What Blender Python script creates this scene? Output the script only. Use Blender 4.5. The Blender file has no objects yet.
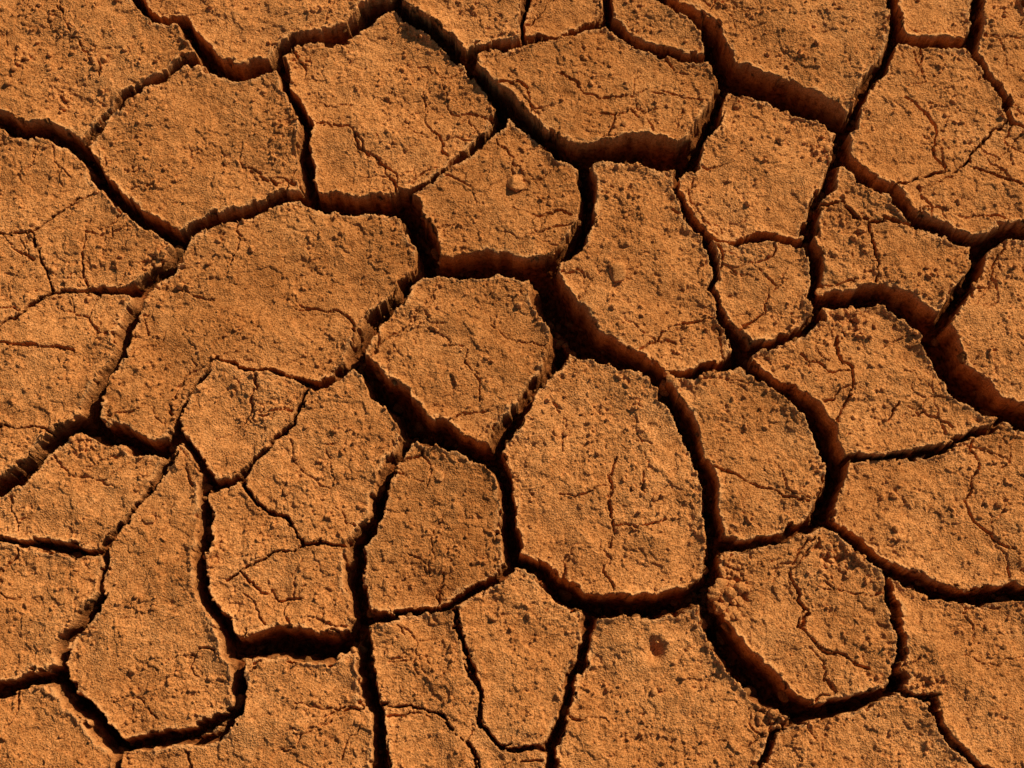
import bpy, math, numpy as np, time
from mathutils import Vector, Matrix
T0=time.time()
rng=np.random.default_rng(7)
scene=bpy.context.scene
S=0.0015                      # metres per unit
# ---------------------------------------------------------------- camera
TILT=math.radians(18)
LENS=50.0; SENS=36.0
DIST=1024/2/((SENS/2)/LENS)
cp=np.array([0,-math.sin(TILT)*DIST,math.cos(TILT)*DIST])
cam_d=bpy.data.cameras.new("camera"); cam=bpy.data.objects.new("camera",cam_d)
scene.collection.objects.link(cam)
cam_d.lens=LENS; cam_d.sensor_width=SENS; cam_d.clip_start=0.01; cam_d.clip_end=2000
cam.location=Vector(cp*S); cam.rotation_euler=(TILT,0,0)
scene.camera=cam
def P(px,py):
    """photo survey point -> ground-plane position (units)"""
    x=(px-512)/1024*SENS/LENS; y=-(py-384)/1024*SENS/LENS
    c,s=math.cos(TILT),math.sin(TILT)
    d=np.array([x, y*c+s*1.0, y*s-c*1.0])
    t=-cp[2]/d[2]
    q=cp+d*t
    return q[0],q[1]
# ---------------------------------------------------------------- crack survey (x,y,width)
def L(w,*pts):
    out=[]
    for p in pts:
        if len(p)==3: out.append(p)
        else: out.append((p[0],p[1],w))
    return out
C=[
L(12,(115,-30),(135,-2),(150,14),(182,24),(200,45),(216,66,16),(240,74,18),(272,66,15),(284,48),(300,38,11),(330,38),(352,29,14),(368,14,15),(385,6,12),(400,0,9),(405,-30,6)),
L(8,(214,60),(196,62),(172,76),(150,86),(125,98),(106,120,7),(90,140),(84,152,10)),
L(13,(-30,112),(0,120),(22,130),(46,130),(70,140),(85,153,14)),
L(11,(85,150),(96,175),(110,190),(126,208,13),(150,224,13),(172,234,14),(182,243,12)),
L(11,(180,240),(215,222,11),(255,208,9),(285,198,9),(308,196,10)),
L(11,(280,62),(285,90,9),(298,108),(306,130),(304,160),(308,185),(316,199,15)),
L(17,(312,199),(345,204),(375,203),(398,205,20),(410,208,20)),
L(9,(404,198),(425,184,6),(446,170,6),(470,150),(490,130),(501,108,10)),
L(10,(396,4),(420,24),(448,44),(470,64,12),(488,86,12),(500,104)),
L(13,(492,88),(512,110),(532,126,11),(552,144,13),(575,157,16),(600,154,14),(628,152,20),(656,158,26),(684,160,24)),
L(8,(468,58,10),(498,50),(528,43),(556,40,6),(580,30),(604,20,9)),
L(7,(530,-30),(526,0),(522,22),(524,46)),
L(9,(608,-30),(607,0),(608,20,11),(628,40),(658,52),(696,61),(718,62,12)),
L(14,(650,-30),(664,0),(690,14),(710,32,17),(716,52,22),(726,74,24),(758,86,24),(796,98,22),(828,114,20),(846,126,14)),
L(13,(728,78),(716,108),(702,134,15),(686,160,20)),
L(7,(684,165,12),(674,180),(684,204),(698,228,9),(708,238,9)),
L(6,(706,236),(735,243),(768,238,9),(804,244,9)),
L(10,(848,124),(838,150),(831,178),(816,204),(808,240,12),(817,268,12),(813,296,12),(815,318,10)),
L(11,(890,-30),(893,0),(894,38,14),(882,64,9),(862,94),(848,128)),
L(11,(893,40),(918,44),(946,44),(970,46),(976,24),(980,-30,8)),
L(7,(968,48),(986,70),(998,88),(1006,112),(1012,124,5),(1040,140)),
L(9,(846,132),(842,160,12),(862,182,13),(890,194,14),(905,212,9),(930,228),(955,240,9),(982,244,12),(1002,232,12),(1060,230,12)),
L(3,(890,190),(928,176),(966,164),(1001,181),(1040,192)),
L(3,(966,164),(984,138),(1008,120)),
L(4,(812,212),(842,206),(868,226),(895,222),(920,226)),
L(3,(868,226),(872,248),(874,282)),
L(15,(812,300,10),(846,300),(880,294),(904,306,22),(930,326,22)),
L(13,(928,326),(955,300),(974,270),(984,246)),
L(24,(932,328),(946,352,28),(966,384,30),(990,404,24),(1050,428,20)),
# centre
L(18,(404,198),(414,220),(427,244),(430,268,22)),
L(20,(428,268),(470,266),(515,268),(545,270,24)),
L(15,(545,272),(570,248),(588,220),(591,188),(584,160)),
L(6,(674,180),(690,214),(707,240,8),(716,265),(711,290),(722,320,9),(740,350,14)),
L(24,(541,272),(556,306,30),(582,336,26),(612,352,20),(640,364,17),(662,378,14)),
L(9,(660,376),(690,376),(720,368),(742,354,14)),
L(8,(740,354,12),(775,345),(803,332),(816,314,12)),
L(14,(424,270),(404,286),(386,310,17),(366,336,15),(354,358,14)),
L(18,(354,362),(380,388),(404,408,22),(426,432,22),(456,442,17),(494,458)),
L(16,(543,278,20),(552,312,19),(563,346,17),(545,375,13),(526,402,10),(506,430),(494,456,14)),
L(13,(562,344),(585,352),(606,358)),
L(12,(181,242),(166,268,15),(142,288,12),(130,320,13),(118,360),(100,390),(88,422,14)),
L(5,(354,358,10),(336,380,9),(316,388,8),(290,378),(256,372),(218,358),(207,376),(190,394),(180,422,7),(174,442,8)),
L(7,(178,430),(192,452),(208,474),(216,486,9),(240,476),(262,454,5),(288,430,4),(303,405,4),(309,388,4)),
L(14,(88,424),(110,434),(136,444),(162,449),(178,440,9)),
L(10,(418,430,12),(398,454),(384,480,12),(378,515),(354,546,13)),
L(4,(240,482),(266,508),(296,530),(304,546),(345,546)),
L(2.2,(304,546),(270,556),(224,578)),
L(12,(494,456),(506,482),(508,520),(513,562)),
L(8,(362,618,12),(400,615,7),(446,607),(480,590),(512,566,10)),
L(14,(512,558),(546,576),(572,600,19),(602,607,18),(650,606,18),(688,600,15),(706,582)),
L(12,(655,378),(684,420,14),(696,455,11),(710,488,12),(716,530),(713,565),(702,598)),
L(11,(740,354),(746,368,10),(772,385),(800,402,13),(822,428,20),(834,460,18),(832,490,14),(818,518,11),(780,538,7),(745,546,8),(722,544)),
L(6,(834,460),(870,456),(910,453),(950,444),(990,430),(1004,416)),
L(10,(820,518),(850,540),(880,564),(905,578),(945,592,12),(976,598,12),(1050,588)),
L(14,(703,600),(724,640,22),(745,672,24),(775,696,20),(803,713,16),(840,706,12),(888,692,9),(900,680)),
L(8,(886,576),(896,620),(899,655,8),(898,690)),
L(7,(900,690),(934,700),(946,740),(990,775),(1000,800)),
L(7,(803,713),(774,734),(760,768),(755,800)),
L(9,(588,610,12),(586,640),(573,680),(560,720),(548,746),(558,790)),
L(12,(355,545),(354,580,14),(362,620),(368,660,12),(372,700),(380,740),(377,800)),
L(5,(455,612),(465,650),(478,690),(480,725),(502,748),(548,750)),
L(2.5,(380,708),(410,706),(440,716),(462,740),(478,760),(478,800)),
L(9,(207,478),(205,520),(201,560),(200,592,10),(222,622,12),(236,652,15)),
L(20,(236,650,13),(262,644),(300,644,25),(330,648,24),(352,640,14),(358,610,10)),
L(10,(236,652),(242,682,12),(238,712),(222,736,7),(170,742,7),(122,752,8),(112,800)),
L(5,(174,450,9),(152,488),(128,518),(106,545,6),(102,580),(92,612,10),(64,642,9),(56,672)),
L(13,(54,672),(70,702),(100,726),(118,750,14)),
L(9,(118,750,12),(160,738),(200,730),(236,714)),
L(11,(-30,700),(0,690),(30,680),(56,672)),
L(15,(-30,504),(0,488),(30,468),(56,440),(75,426),(90,420)),
L(6,(-30,536),(0,540),(40,544,8),(75,551,10),(104,552,6)),
L(2.5,(-30,234),(0,235),(30,232),(54,214),(94,190)),
L(3,(30,232),(44,268),(52,290)),
L(6,(-30,338),(0,326,3),(20,310,3),(50,290,4),(90,290),(128,292,8),(166,266,8)),
L(2.5,(-30,426),(0,426),(30,428),(56,434)),
]
H=[ # hairlines
L(1.3,(60,0),(70,30),(90,52),(100,80)),
L(1.3,(300,128),(330,122),(352,128),(362,150),(390,165),(398,190)),
L(1.9,(352,132),(360,150),(385,162),(400,196)),
L(1.5,(236,222),(238,250),(232,262)),
L(1.0,(140,285),(180,290),(212,300)),
L(1.8,(615,460),(611,480),(609,500),(612,522),(610,545)),
L(1.2,(560,492),(585,492),(609,488)),
L(1.1,(612,524),(640,528),(664,518)),
L(2.0,(710,468),(735,476),(760,484),(780,498),(808,502)),
L(2.0,(905,96),(930,116),(934,150),(942,166)),
L(2.0,(838,334),(836,352),(852,370),(850,392),(835,420)),
L(1.4,(800,352),(830,372),(852,376)),
L(2.2,(790,575),(800,592),(808,610),(800,628),(830,655),(868,668)),
L(1.7,(975,440),(978,470),(965,500),(985,530),(1010,548)),
L(1.4,(900,400),(888,420)),
L(1.9,(0,342),(40,346),(74,350)),
L(1.5,(670,210),(690,216)),
L(1.4,(640,350),(660,330),(700,322),(720,318)),
L(1.4,(240,570),(262,590),(300,600)),
L(1.2,(560,75),(600,100),(660,95),(700,105)),
L(1.1,(430,330),(470,350),(480,400)),
]
# ---------------------------------------------------------------- numpy noise
perm=rng.permutation(4096)
gang=rng.random(4096)*2*np.pi
gx=np.cos(gang).astype(np.float32); gy=np.sin(gang).astype(np.float32)
def perlin(x,y,sc,seed=0):
    x=(x/sc+seed*17.31+500.0); y=(y/sc+seed*9.77+500.0)
    xi=np.floor(x).astype(np.int32); yi=np.floor(y).astype(np.int32)
    fx=(x-xi).astype(np.float32); fy=(y-yi).astype(np.float32)
    u=fx*fx*fx*(fx*(fx*6-15)+10); v=fy*fy*fy*(fy*(fy*6-15)+10)
    def g(ix,iy,dx,dy):
        h=perm[(perm[ix&4095]+iy)&4095]
        return gx[h]*dx+gy[h]*dy
    a=g(xi,yi,fx,fy); b=g(xi+1,yi,fx-1,fy)
    c=g(xi,yi+1,fx,fy-1); d=g(xi+1,yi+1,fx-1,fy-1)
    ab=a+(b-a)*u; cd=c+(d-c)*u
    return (ab+(cd-ab)*v)*1.4
rv=rng.uniform(-1,1,(4,4096)).astype(np.float32)
def cells(x,y,sc,seed=0):
    """two piecewise-constant random fields on jittered cells"""
    x=x/sc+seed*13.7+500; y=y/sc+seed*7.3+500
    xi=np.floor(x).astype(np.int32); yi=np.floor(y).astype(np.int32)
    best=np.full(x.shape,9e9,dtype=np.float32); a=np.zeros(x.shape,np.float32); b=np.zeros(x.shape,np.float32)
    for di in (-1,0,1):
        for dj in (-1,0,1):
            h=perm[(perm[(xi+di)&4095]+yi+dj)&4095]
            d=(x-(xi+di+0.5+0.45*rv[0][h]))**2+(y-(yi+dj+0.5+0.45*rv[1][h]))**2
            m=d<best; best=np.where(m,d,best); a=np.where(m,rv[2][h],a); b=np.where(m,rv[3][h],b)
    return a,b
def sstep(a,b,x):
    t=np.clip((x-a)/(b-a),0,1); return t*t*(3-2*t)
# ---------------------------------------------------------------- grid
def axis(lo,hi,flo,fhi,fine,growth=1.07,maxs=11.0):
    a=list(np.arange(flo,fhi,fine)); 
    s=fine; p=flo; left=[]
    while p>lo:
        s=min(s*growth,maxs); p-=s; left.append(p)
    s=fine; p=a[-1]; right=[]
    while p<hi:
        s=min(s*growth,maxs); p+=s; right.append(p)
    return np.array(left[::-1]+a+right)
xlo=min(P(0,0)[0],P(0,768)[0]); xhi=-xlo
ylo=P(512,768)[1]; yhi=P(512,0)[1]
XA=axis(-1250,1250,xlo-6,xhi+6,0.82)
YA=axis(-1050,1100,ylo-10,yhi+6,0.80)
NX,NY=len(XA),len(YA)
print("grid",NX,NY,NX*NY, xlo,xhi,ylo,yhi)
X,Y=np.meshgrid(XA,YA)
# domain warp for jagged, broken outlines
jx=X+1.5*perlin(X,Y,5,81); jy=Y+1.5*perlin(X,Y,5,82)
ca,cb=cells(jx,jy,15,1); cc,cd=cells(jx,jy,7,2)
WX=X+2.4*perlin(X,Y,28,1)+1.2*perlin(X,Y,10,2)+0.7*perlin(X,Y,4,3)+1.9*ca+0.8*cc
WY=Y+2.4*perlin(X,Y,28,4)+1.2*perlin(X,Y,10,5)+0.7*perlin(X,Y,4,6)+1.9*cb+0.8*cd
SD=np.full(X.shape,60.0); HW=np.full(X.shape,4.0)
def raster(lines,SD,HW,M,jit,wvar=0.22,wide=False,seg=14,world=False):
    for ln in lines:
        if world: pts=[(p[0],p[1],p[2]/2) for p in ln]
        else: pts=[(*P(p[0],p[1]),(p[2]*(1.0+0.36*min(1,max(0,(p[2]-4)/5))) if wide else p[2])/2) for p in ln]
        fine=[pts[0]]
        for a,b in zip(pts[:-1],pts[1:]):
            l=math.hypot(b[0]-a[0],b[1]-a[1])+1e-6; n=max(1,int(l/seg))
            nx,ny=-(b[1]-a[1])/l,(b[0]-a[0])/l
            for k in range(1,n+1):
                t=k/n; o=rng.normal()*jit if k<n else 0
                w=a[2]+(b[2]-a[2])*t
                w*=1+wvar*rng.normal() if k<n else 1
                fine.append((a[0]+(b[0]-a[0])*t+nx*o,a[1]+(b[1]-a[1])*t+ny*o,max(w,0.3)))
        for a,b in zip(fine[:-1],fine[1:]):
            i0=np.searchsorted(XA,min(a[0],b[0])-M); i1=np.searchsorted(XA,max(a[0],b[0])+M)
            j0=np.searchsorted(YA,min(a[1],b[1])-M); j1=np.searchsorted(YA,max(a[1],b[1])+M)
            if i1<=i0 or j1<=j0: continue
            sx=WX[j0:j1,i0:i1]; sy=WY[j0:j1,i0:i1]
            dx,dy=b[0]-a[0],b[1]-a[1]; ll=dx*dx+dy*dy+1e-9
            t=np.clip(((sx-a[0])*dx+(sy-a[1])*dy)/ll,0,1)
            w=a[2]+(b[2]-a[2])*t
            d=np.hypot(sx-a[0]-t*dx,sy-a[1]-t*dy)-w
            c=SD[j0:j1,i0:i1]; m=d<c
            c[m]=d[m]; HW[j0:j1,i0:i1][m]=w[m]
raster(C,SD,HW,55,1.8,0.12,True)
print("raster",time.time()-T0)
# beyond the surveyed area: voronoi plates
off=14
outd=np.maximum(np.abs(X)-(-xlo*0.97),np.maximum(ylo-Y,Y-yhi))   # >0 outside frame
mask=(outd>off-20)
pts=[]
for gx_ in np.arange(-1700,1701,135):
    for gy_ in np.arange(-1500,1501,125):
        pts.append((gx_+rng.uniform(-55,55),gy_+rng.uniform(-50,50)))
pts=np.array(pts)
mx=WX[mask];my=WY[mask]
F1=np.full(mx.shape,1e9);F2=np.full(mx.shape,1e9)
gi=((mx+1700)/135).round().astype(int); gj=((my+1500)/125).round().astype(int)
ngy=len(np.arange(-1500,1501,125)); ngx=len(np.arange(-1700,1701,135))
for di in (-2,-1,0,1,2):
    for dj in (-2,-1,0,1,2):
        ii=np.clip(gi+di,0,ngx-1); jj=np.clip(gj+dj,0,ngy-1)
        q=pts[ii*ngy+jj]; d=np.hypot(mx-q[:,0],my-q[:,1])
        same=np.abs(d-F1)<1e-9
        nf2=np.where(d<F1,F1,np.where((d<F2)&~same,d,F2)); F1=np.minimum(F1,d); F2=nf2
vd=(F2-F1)*0.55-5.0-2*perlin(mx,my,60,30)
vd=vd+np.clip((off-outd[mask]),0,200)*3
cur=SD[mask]; cw=HW[mask]; m=vd<cur
cur[m]=vd[m]; cw[m]=6.0; SD[mask]=cur; HW[mask]=cw
def blur(A,n):
    A=A.copy()
    for _ in range(n):
        A[1:-1]=(A[1:-1]*2+A[:-2]+A[2:])/4; A[:,1:-1]=(A[:,1:-1]*2+A[:,:-2]+A[:,2:])/4
    return A
SB=blur(SD,10)
HWB=blur(HW,14)
GY,GX=np.gradient(blur(SB,20),YA,XA)
gl=np.hypot(GX,GY)+1e-6
facing=blur(-GX/gl*0.80-GY/gl*0.60,8)      # + : wall faces the sun
# ---- generated secondary cracks : grow inward from plate margins and wander
def samp(A,x,y):
    i=min(max(int(np.searchsorted(XA,x)),0),NX-1); j=min(max(int(np.searchsorted(YA,y)),0),NY-1); return A[j,i]
R2=np.random.default_rng(21); G=[]
def grow(x,y,ang,length,w0,depth=0):
    ln=[(x,y,w0)]; s=0
    while s<length:
        st_=R2.uniform(5,11); ang+=R2.normal()*0.42
        x+=math.cos(ang)*st_; y+=math.sin(ang)*st_; s+=st_
        ln.append((x,y,max(0.5,w0*(1-0.75*s/length))))
        if s>12 and samp(SD,x,y)<1.5: break
        if depth<2 and R2.random()<0.14: grow(x,y,ang+R2.choice([-1,1])*R2.uniform(0.6,1.3),length*R2.uniform(.25,.5),w0*0.7,depth+1)
    G.append(ln)
nst=0
while nst<110:
    x=R2.uniform(xlo,xhi); y=R2.uniform(ylo,yhi); s=samp(SD,x,y)
    if not (1<s<6): continue
    ang=math.atan2(samp(GY,x,y),samp(GX,x,y))+R2.normal()*0.35
    grow(x,y,ang,R2.uniform(18,80),R2.uniform(1.0,2.3)); nst+=1
for _ in range(40):
    x=R2.uniform(xlo,xhi); y=R2.uniform(ylo,yhi)
    grow(x,y,R2.uniform(0,6.28),R2.uniform(15,50),R2.uniform(0.8,1.4))
# edge erosion
SD=SD+1.0*perlin(X,Y,6,7)+0.6*perlin(X,Y,2.8,8)*np.clip(HW/5,0.3,1)
chip=sstep(0.4,0.55,perlin(X,Y,18,61)); SD=SD-chip*2.4*np.clip(HW/6,0,1)
HD=np.full(X.shape,30.0); HH=np.full(X.shape,0.7)
raster(H,HD,HH,26,2.4,0.35,seg=9)
raster(G,HD,HH,12,0,0.3,seg=50,world=True)
# ---------------------------------------------------------------- plate labels (coarse flood fill by sweeps)
st=3.0
cxs=np.arange(XA[0],XA[-1],st); cys=np.arange(YA[0],YA[-1],st)
ci=np.clip(np.searchsorted(XA,cxs),0,NX-1); cj=np.clip(np.searchsorted(YA,cys),0,NY-1)
sub=SD[np.ix_(cj,ci)]; solid=(sub>1.0)|(HW[np.ix_(cj,ci)]<2.3)
lab=np.where(solid,np.arange(sub.size).reshape(sub.shape)+1,0)
for it in range(60):
    before=lab.copy()
    for A,Sd in ((lab,solid),(lab.T,solid.T)):
        n=A.shape[0]
        for j in range(1,n):
            A[j]=np.where(Sd[j],np.maximum(A[j],A[j-1]),0)
        for j in range(n-2,-1,-1):
            A[j]=np.where(Sd[j],np.maximum(A[j],A[j+1]),0)
    if (before==lab).all(): break
print("flood rounds",it)
for it in range(12):
    n=lab.copy()
    for sl,sr in (((slice(1,None),slice(None)),(slice(None,-1),slice(None))),((slice(None,-1),slice(None)),(slice(1,None),slice(None))),
                  ((slice(None),slice(1,None)),(slice(None),slice(None,-1))),((slice(None),slice(None,-1)),(slice(None),slice(1,None)))):
        t=n[sl]; o=lab[sr]; mm=(t==0)&(o>0); t[mm]=o[mm]
    lab=n
fi=np.clip(((X-cxs[0])/st).round().astype(int),0,len(cxs)-1); fj=np.clip(((Y-cys[0])/st).round().astype(int),0,len(cys)-1)
LAB=lab[fj,fi]
uq,inv=np.unique(LAB,return_inverse=True); inv=inv.reshape(LAB.shape)
print("plates",len(uq),time.time()-T0)
K=len(uq)
cnt=np.bincount(inv.ravel(),minlength=K)
mxc=np.bincount(inv.ravel(),X.ravel(),K)/cnt; myc=np.bincount(inv.ravel(),Y.ravel(),K)/cnt
tx=rng.normal(0,0.038,K); ty=rng.normal(0,0.038,K); oz=rng.normal(0,2.0,K); tone=rng.random(K)
small=cnt<1500
tx[small]=0;ty[small]=0;oz[small]=0;tone[small]=0.5
tilt=np.clip(oz[inv]+tx[inv]*(X-mxc[inv])+ty[inv]*(Y-myc[inv]),-7,7)
tilt=np.where(SD<-1,blur(tilt,6),tilt)
# ---------------------------------------------------------------- height
und=5.5*perlin(X,Y,95,11)+3.2*perlin(X,Y,38,12)
med=1.2*perlin(X,Y,15,13)+0.7*perlin(X,Y,7.5,14)
rough=sstep(-0.35,0.55,perlin(X,Y,60,15)+0.3*perlin(X,Y,20,16))          # patchy crustiness
gr=0.58*perlin(X,Y,4.4,16)+0.60*perlin(X,Y,2.4,17)
lm=perlin(X,Y,11,18)+0.5*perlin(X,Y,5,19)
lump=sstep(0.55,0.75,lm)*2.6
pt=perlin(X,Y,6.0,20)+0.5*perlin(X,Y,3,21)
pit=-sstep(0.64,0.84,pt)*1.9
fk=perlin(X,Y,48,63)+0.4*perlin(X,Y,13,64)+0.15*perlin(X,Y,5,65)
flake=1.5*sstep(0.0,0.05,fk)+1.3*sstep(0.42,0.46,fk)
hl=-(1-sstep(-0.5,0.8,HD+0.35*perlin(X,Y,3,26)))*np.clip(HH*6.5,2.6,8)
hl_up=0.8*np.exp(-np.clip(HD-0.8,0,20)/3.0)*(HD>0.8)*sstep(-0.2,0.5,perlin(X,Y,26,90))
rim=4.4*np.exp(-np.clip(SD,0,60)/5.5)*(0.7+0.9*perlin(X,Y,45,28))*np.clip(HW/5,0,1.2)
nearedge=1-sstep(1,12,SD)
crumb=nearedge*(0.9*perlin(X,Y,5,29)+0.4*perlin(X,Y,2.6,31))*np.clip(HW/5,0.3,1)
edge_round=-(1-sstep(0,1.2,SD))*0.4
surf=gr*(0.40+0.9*rough)+lump*(0.3+0.9*rough)+pit*(0.2+0.9*rough)+hl+hl_up+crumb*0.9
inside=sstep(0,1.5,-SD)
top=tilt+und+med+flake*(1-inside)+surf*(1-inside*0.85)+rim+edge_round
dep=np.clip(5.8*HWB,4,74)*(1+0.15*perlin(X,Y,30,32))
kk=sstep(0.3,3.0,-SD)*sstep(2,4,HW)
SW=SD*(1-kk)+np.minimum(SB,-0.3)*kk
t=np.clip(-SW/np.maximum(HW*(1-kk)+HWB*kk,0.8),0,1)
tt=t+0.14*perlin(X,Y,11,33)*sstep(0,0.15,t)+0.05*perlin(X,Y,5,34)*sstep(0.1,0.3,t)
tt=np.clip(tt,0,1)
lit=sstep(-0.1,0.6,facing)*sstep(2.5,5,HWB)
steep=sstep(-0.06,0.34,tt)-sstep(-0.06,0.34,0.0)
p_s=0.80*steep+0.20*sstep(0.2,0.95,tt)
p_l=0.20*(sstep(-0.02,0.10,tt)-sstep(-0.02,0.10,0.0))+0.80*tt**1.1
prof=p_s*(1-lit)+p_l*lit
wallrough=sstep(0,0.15,t)*(2.8*perlin(X,Y,9,35)+1.7*perlin(X,Y,4.2,36)+0.7*perlin(X,Y,2.4,39))*np.clip(HW/6,0.2,1.2)
Z=top-dep*np.clip(prof,0,1.2)+wallrough
def gauss(px,py,r,a,ex=1.0):
    qx,qy=P(px,py); return a*np.exp(-(((X-qx)/r)**2+((Y-qy)/(r*ex))**2))
wall=sstep(0.0,0.22,t)*(1-0.45*lit*(1-sstep(0.2,0.8,t)))  # dark wall soil; upper sun-facing parts painted lighter as if lit
DX=sstep(0.05,0.3,t)*1.9*perlin(X,Z*0.9,8,37)*np.clip(HW/6,0.1,1)
DY=sstep(0.05,0.3,t)*1.9*perlin(Y,Z*0.9,8,38)*np.clip(HW/6,0.1,1)
Z=Z+gauss(654,650,8,-13,1.3)+gauss(655,636,9,3.5,0.6)
Z=Z+gauss(585,548,16,4)+gauss(445,320,26,3.5,0.6)+gauss(76,232,12,3)+gauss(460,750,16,4)+gauss(375,340,14,2)+gauss(665,300,30,-2)
rub=np.zeros_like(Z)
for (px,py,r) in [(722,592,24),(845,318,22),(840,560,20),(100,100,12),(820,150,14),(665,383,12),(930,690,16),(150,262,12),(205,560,18),(390,460,14),(85,440,16),(740,575,14),(190,150,10),(770,718,14),(20,60,16),(60,95,14),(300,60,10)]:
    rub=np.maximum(rub,gauss(px,py,r,1.0))
Z=Z+rub*(3.4*perlin(X,Y,7,40)+2.4*perlin(X,Y,3.6,41)-1.0)
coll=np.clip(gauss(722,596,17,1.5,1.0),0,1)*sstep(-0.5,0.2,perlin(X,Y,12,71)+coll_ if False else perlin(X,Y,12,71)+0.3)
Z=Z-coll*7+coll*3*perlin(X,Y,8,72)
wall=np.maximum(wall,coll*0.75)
print("height",time.time()-T0, Z.min(),Z.max())
# ---------------------------------------------------------------- materials
def soil_material(name,core=True,dark=1.0):
    m=bpy.data.materials.new(name); m.use_nodes=True
    nt=m.node_tree; N=nt.nodes; Lk=nt.links
    for n in list(N): N.remove(n)
    out=N.new("ShaderNodeOutputMaterial"); b=N.new("ShaderNodeBsdfDiffuse"); b.inputs["Roughness"].default_value=0.3
    Lk.new(b.outputs[0],out.inputs[0])
    tc=N.new("ShaderNodeTexCoord")
    def noise(scale,detail=4,rough=0.6):
        n=N.new("ShaderNodeTexNoise"); n.inputs["Scale"].default_value=scale; n.inputs["Detail"].default_value=detail
        n.inputs["Roughness"].default_value=rough; Lk.new(tc.outputs["Object"],n.inputs["Vector"]); return n
    def ramp(src,stops):
        r=N.new("ShaderNodeValToRGB"); e=r.color_ramp.elements
        while len(e)<len(stops): e.new(0.5)
        for k,(p,c) in enumerate(stops): e[k].position=p; e[k].color=(*c,1)
        Lk.new(src,r.inputs[0]); return r
    def mix(kind,fac,a,bb):
        x=N.new("ShaderNodeMix"); x.data_type='RGBA'; x.blend_type=kind
        if isinstance(fac,float): x.inputs[0].default_value=fac
        else: Lk.new(fac,x.inputs[0])
        for s,v in ((6,a),(7,bb)):
            if isinstance(v,tuple): x.inputs[s].default_value=(*v,1)
            else: Lk.new(v,x.inputs[s])
        return x.outputs[2]
    big=noise(6.5,4,0.65)
    d=dark
    col=ramp(big.outputs[0],[(0.3,(0.50*d,0.182*d,0.044*d)),(0.5,(0.60*d,0.234*d,0.061*d)),(0.7,(0.68*d,0.284*d,0.080*d))]).outputs[0]
    g=noise(400,1,0.7)
    gc=ramp(g.outputs[0],[(0.30,(0.46,0.38,0.34)),(0.45,(0.90,0.89,0.88)),(0.56,(1.0,1.0,1.0)),(0.70,(1.32,1.38,1.55))])
    col=mix('MULTIPLY',1.0,col,gc.outputs[0])
    g2=noise(110,2,0.6)
    gc2=ramp(g2.outputs[0],[(0.33,(0.76,0.70,0.66)),(0.5,(1,1,1)),(0.68,(1.10,1.12,1.15))])
    col=mix('MULTIPLY',1.0,col,gc2.outputs[0])
    if core:
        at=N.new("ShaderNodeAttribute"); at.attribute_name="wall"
        at2=N.new("ShaderNodeAttribute"); at2.attribute_name="tone"
        tr=ramp(at2.outputs["Fac"],[(0,(0.88,0.84,0.80)),(1,(1.08,1.08,1.09))])
        col=mix('MULTIPLY',1.0,col,tr.outputs[0])
        wc=ramp(g2.outputs[0],[(0.35,(0.055,0.012,0.003)),(0.65,(0.26,0.070,0.015))])  # moist wall soil, darkened further to paint in the crack shade
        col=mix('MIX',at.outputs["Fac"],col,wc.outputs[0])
        at3=N.new("ShaderNodeAttribute"); at3.attribute_name="lit_lip"
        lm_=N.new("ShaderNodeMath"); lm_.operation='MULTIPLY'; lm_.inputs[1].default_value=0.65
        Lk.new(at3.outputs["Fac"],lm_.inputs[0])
        col=mix('MIX',lm_.outputs[0],col,(0.82,0.39,0.13))  # paler edge colour stands in for light catching the rims
    Lk.new(col,b.inputs["Color"])
    bp=N.new("ShaderNodeBump"); bp.inputs["Strength"].default_value=1.0; bp.inputs["Distance"].default_value=0.0026 if core else 0.001
    Lk.new(g.outputs[0],bp.inputs["Height"]); Lk.new(bp.outputs[0],b.inputs["Normal"])
    return m
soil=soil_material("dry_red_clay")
# ---------------------------------------------------------------- ground mesh
co=np.stack([(X+DX)*S,(Y+DY)*S,Z*S],-1).reshape(-1,3).astype(np.float32)
nv=NX*NY
idx=np.arange(nv).reshape(NY,NX)
quads=np.stack([idx[:-1,:-1],idx[:-1,1:],idx[1:,1:],idx[1:,:-1]],-1).reshape(-1,4).astype(np.int32)
ring=np.concatenate([idx[0,:],idx[1:,-1],idx[-1,-2::-1],idx[-2:0:-1,0]])
rc=co[ring].copy(); ex=[];prev=ring;base=nv;extraq=[]
for k,f in enumerate((1.3,2.0,4,12,50,300)):
    e=rc.copy(); e[:,:2]*=f; e[:,2]=0 ; ex.append(e)
    cur_=np.arange(base,base+len(ring)); base+=len(ring)
    extraq.append(np.stack([prev,cur_,np.roll(cur_,-1),np.roll(prev,-1)],-1)); prev=cur_
co=np.concatenate([co]+ex); extraq=np.concatenate(extraq).astype(np.int32)
quads=np.concatenate([quads,extraq])
me=bpy.data.meshes.new("cracked_mud_ground")
me.vertices.add(len(co)); me.vertices.foreach_set("co",co.ravel())
me.loops.add(quads.size); me.loops.foreach_set("vertex_index",quads.ravel())
me.polygons.add(len(quads)); me.polygons.foreach_set("loop_start",np.arange(0,quads.size,4,dtype=np.int32))
me.update(calc_edges=True)
me.polygons.foreach_set("use_smooth",np.ones(len(quads),dtype=bool))
def attr(name,arr):
    a=me.attributes.new(name,'FLOAT','POINT')
    v=np.concatenate([arr.ravel(),np.zeros(len(co)-nv)+ (0.5 if name=="tone" else 0)]).astype(np.float32)
    a.data.foreach_set("value",v)
lit_lip=np.exp(-((SD-1.4)/1.5)**2)*sstep(1.5,4.5,HW)*sstep(-0.5,0.2,perlin(X,Y,25,44))  # mask for the bright sunlit rim painted along plate edges
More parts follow.
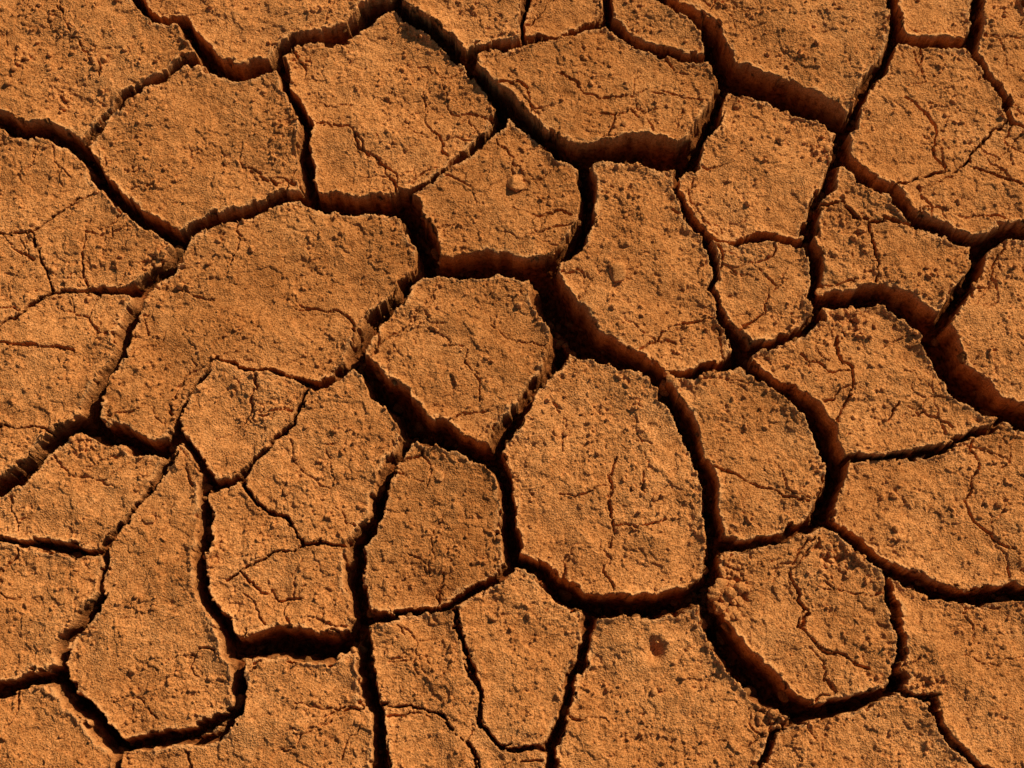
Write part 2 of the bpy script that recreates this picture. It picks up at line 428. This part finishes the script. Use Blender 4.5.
attr("wall",wall); attr("tone",tone[inv]); attr("lit_lip",lit_lip)
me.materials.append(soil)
ground=bpy.data.objects.new("cracked_mud_ground",me); scene.collection.objects.link(ground)
print("mesh",time.time()-T0)
# ---------------------------------------------------------------- clods
import bmesh
def ico(sub):
    bm=bmesh.new(); bmesh.ops.create_icosphere(bm,subdivisions=sub,radius=1)
    v=np.array([x.co[:] for x in bm.verts]); f=np.array([[q.index for q in p.verts] for p in bm.faces]); bm.free(); return v,f
def heightat(x,y):
    i=np.clip(np.searchsorted(XA,x),0,NX-1); j=np.clip(np.searchsorted(YA,y),0,NY-1); return Z[j,i],SD[j,i],HW[j,i]
def lumpy(v,amp,seed):
    n1=perlin(v[:,0]+v[:,2]*0.6,v[:,1]+v[:,2]*0.8,0.9,seed)+0.5*perlin(v[:,0]-v[:,2],v[:,1]+0.4*v[:,2],0.45,seed+1)
    r=1+amp*n1; out=v*r[:,None]
    rg=np.random.default_rng(seed)
    for _ in range(7):
        n=rg.normal(size=3); n/=np.linalg.norm(n); d=rg.uniform(0.55,0.85)
        s=out@n-d; out=out-np.outer(np.clip(s,0,None)*0.9,n)
    return out
clod_m=soil_material("clay_clod",False)
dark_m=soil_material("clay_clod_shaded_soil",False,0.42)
def mesh_obj(name,vs,fs,mats,smooth=False,mi=None):
    m=bpy.data.meshes.new(name); m.from_pydata(vs.tolist(),[],fs.tolist())
    for q in mats: m.materials.append(q)
    if mi is not None: m.polygons.foreach_set("material_index",mi)
    if smooth: m.polygons.foreach_set("use_smooth",np.ones(len(fs),dtype=bool))
    m.update(); o=bpy.data.objects.new(name,m); scene.collection.objects.link(o); return o
v1,f1=ico(2); variants=[lumpy(v1,0.3,50+k*5) for k in range(12)]
VS=[];FS=[];MI=[];b0=0
def add(x,y,r,sink=0.3):
    global b0
    zz,sd,hw=heightat(x,y)
    v=variants[rng.integers(12)]*np.array([1,rng.uniform(.6,1),rng.uniform(.55,.9)])
    a=rng.uniform(0,6.28); c,s=math.cos(a),math.sin(a)
    v=np.stack([v[:,0]*c-v[:,1]*s,v[:,0]*s+v[:,1]*c,v[:,2]],-1)*r
    v=v+np.array([x,y,zz+r*0.6*(1-2*sink)])
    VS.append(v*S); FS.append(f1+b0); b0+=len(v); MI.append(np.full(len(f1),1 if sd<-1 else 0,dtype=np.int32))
cnt_=0
while cnt_<2400:
    x=rng.uniform(xlo-60,xhi+60); y=rng.uniform(ylo-50,yhi+50)
    if perlin(np.array([x]),np.array([y]),60,15)[0]+rng.normal()*0.4<0.0: continue
    h,sd,hw=heightat(x,y)
    if sd<2: continue
    add(x,y,min(0.9+rng.exponential(0.85),4.5)); cnt_+=1
cnt_=0
while cnt_<1800:
    x=rng.uniform(xlo-60,xhi+60); y=rng.uniform(ylo-40,yhi+40)
    h,sd,hw=heightat(x,y)
    if sd>4 or hw<2.5: continue
    add(x,y,min(1.3+rng.exponential(2.0),7.5) if sd<-1 else min(0.9+rng.exponential(0.8),3.5)); cnt_+=1
for (px,py,R,n) in [(845,318,22,50),(840,562,20,40),(665,383,10,30),(930,690,14,26),(820,150,12,24),(205,560,14,24),(85,440,14,20),(770,718,12,24),(850,325,14,14),(160,262,10,16),(780,60,14,10),(100,60,14,16),(20,60,16,16),(300,60,10,12),(60,100,14,14)]:
    for k in range(n):
        q=P(px,py); x=q[0]+rng.normal()*R*0.55; y=q[1]+rng.normal()*R*0.55
        add(x,y,min(1.3+rng.exponential(1.5),5))
for k in range(150):
    q=P(722,594); add(q[0]+rng.normal()*11,q[1]+rng.normal()*13,min(1.5+rng.exponential(2.2),7))
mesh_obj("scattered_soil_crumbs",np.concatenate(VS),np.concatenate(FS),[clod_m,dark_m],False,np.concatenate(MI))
v3,f3=ico(4)
for k,(px,py,r,sy,sz) in enumerate([(515,183,11,0.9,0.75),(618,274,11,1.1,0.5),(780,140,6,0.9,.7),(252,250,4,1,.7),(860,232,5,.8,.7),(668,380,8,1,.9),(440,478,5,1,.6),(288,302,4,1,.6),(150,520,6,.8,.6),(604,180,4,1,.7)]):
    v=lumpy(v3,0.3,100+k*7)
    v=v*(1+0.07*perlin(v[:,0]+v[:,2]*.7,v[:,1]-v[:,2]*.5,0.2,80+k))[:,None]
    v=v*np.array([1,sy,sz])*r; q=P(px,py); h=heightat(*q)[0]
    o=mesh_obj("soil_clod",v*S,f3,[clod_m],True); o.location=(q[0]*S,q[1]*S,(h+r*sz*0.3)*S)
# ---------------------------------------------------------------- light
AZ=math.radians(44)  # angle above +x toward +y
EL=math.radians(37)
sd_=Vector((math.cos(AZ)*math.cos(EL),math.sin(AZ)*math.cos(EL),math.sin(EL)))
sun=bpy.data.lights.new("sun",'SUN'); sun.energy=5.0; sun.angle=math.radians(0.5); sun.color=(1.0,0.92,0.79)
so=bpy.data.objects.new("sun",sun); so.rotation_euler=sd_.to_track_quat('Z','Y').to_euler(); so.location=(3,3,4); scene.collection.objects.link(so)
w=bpy.data.worlds.new("World"); scene.world=w; w.use_nodes=True
nt=w.node_tree; bg=nt.nodes["Background"]; sky=nt.nodes.new("ShaderNodeTexSky"); sky.sky_type='NISHITA'; sky.sun_disc=False
sky.sun_elevation=EL; sky.sun_rotation=math.pi/2-AZ
nt.links.new(sky.outputs[0],bg.inputs[0]); bg.inputs[1].default_value=0.05
scene.view_settings.view_transform='Standard'; scene.view_settings.look='None'; scene.view_settings.exposure=0; scene.view_settings.gamma=1
print("done",time.time()-T0)
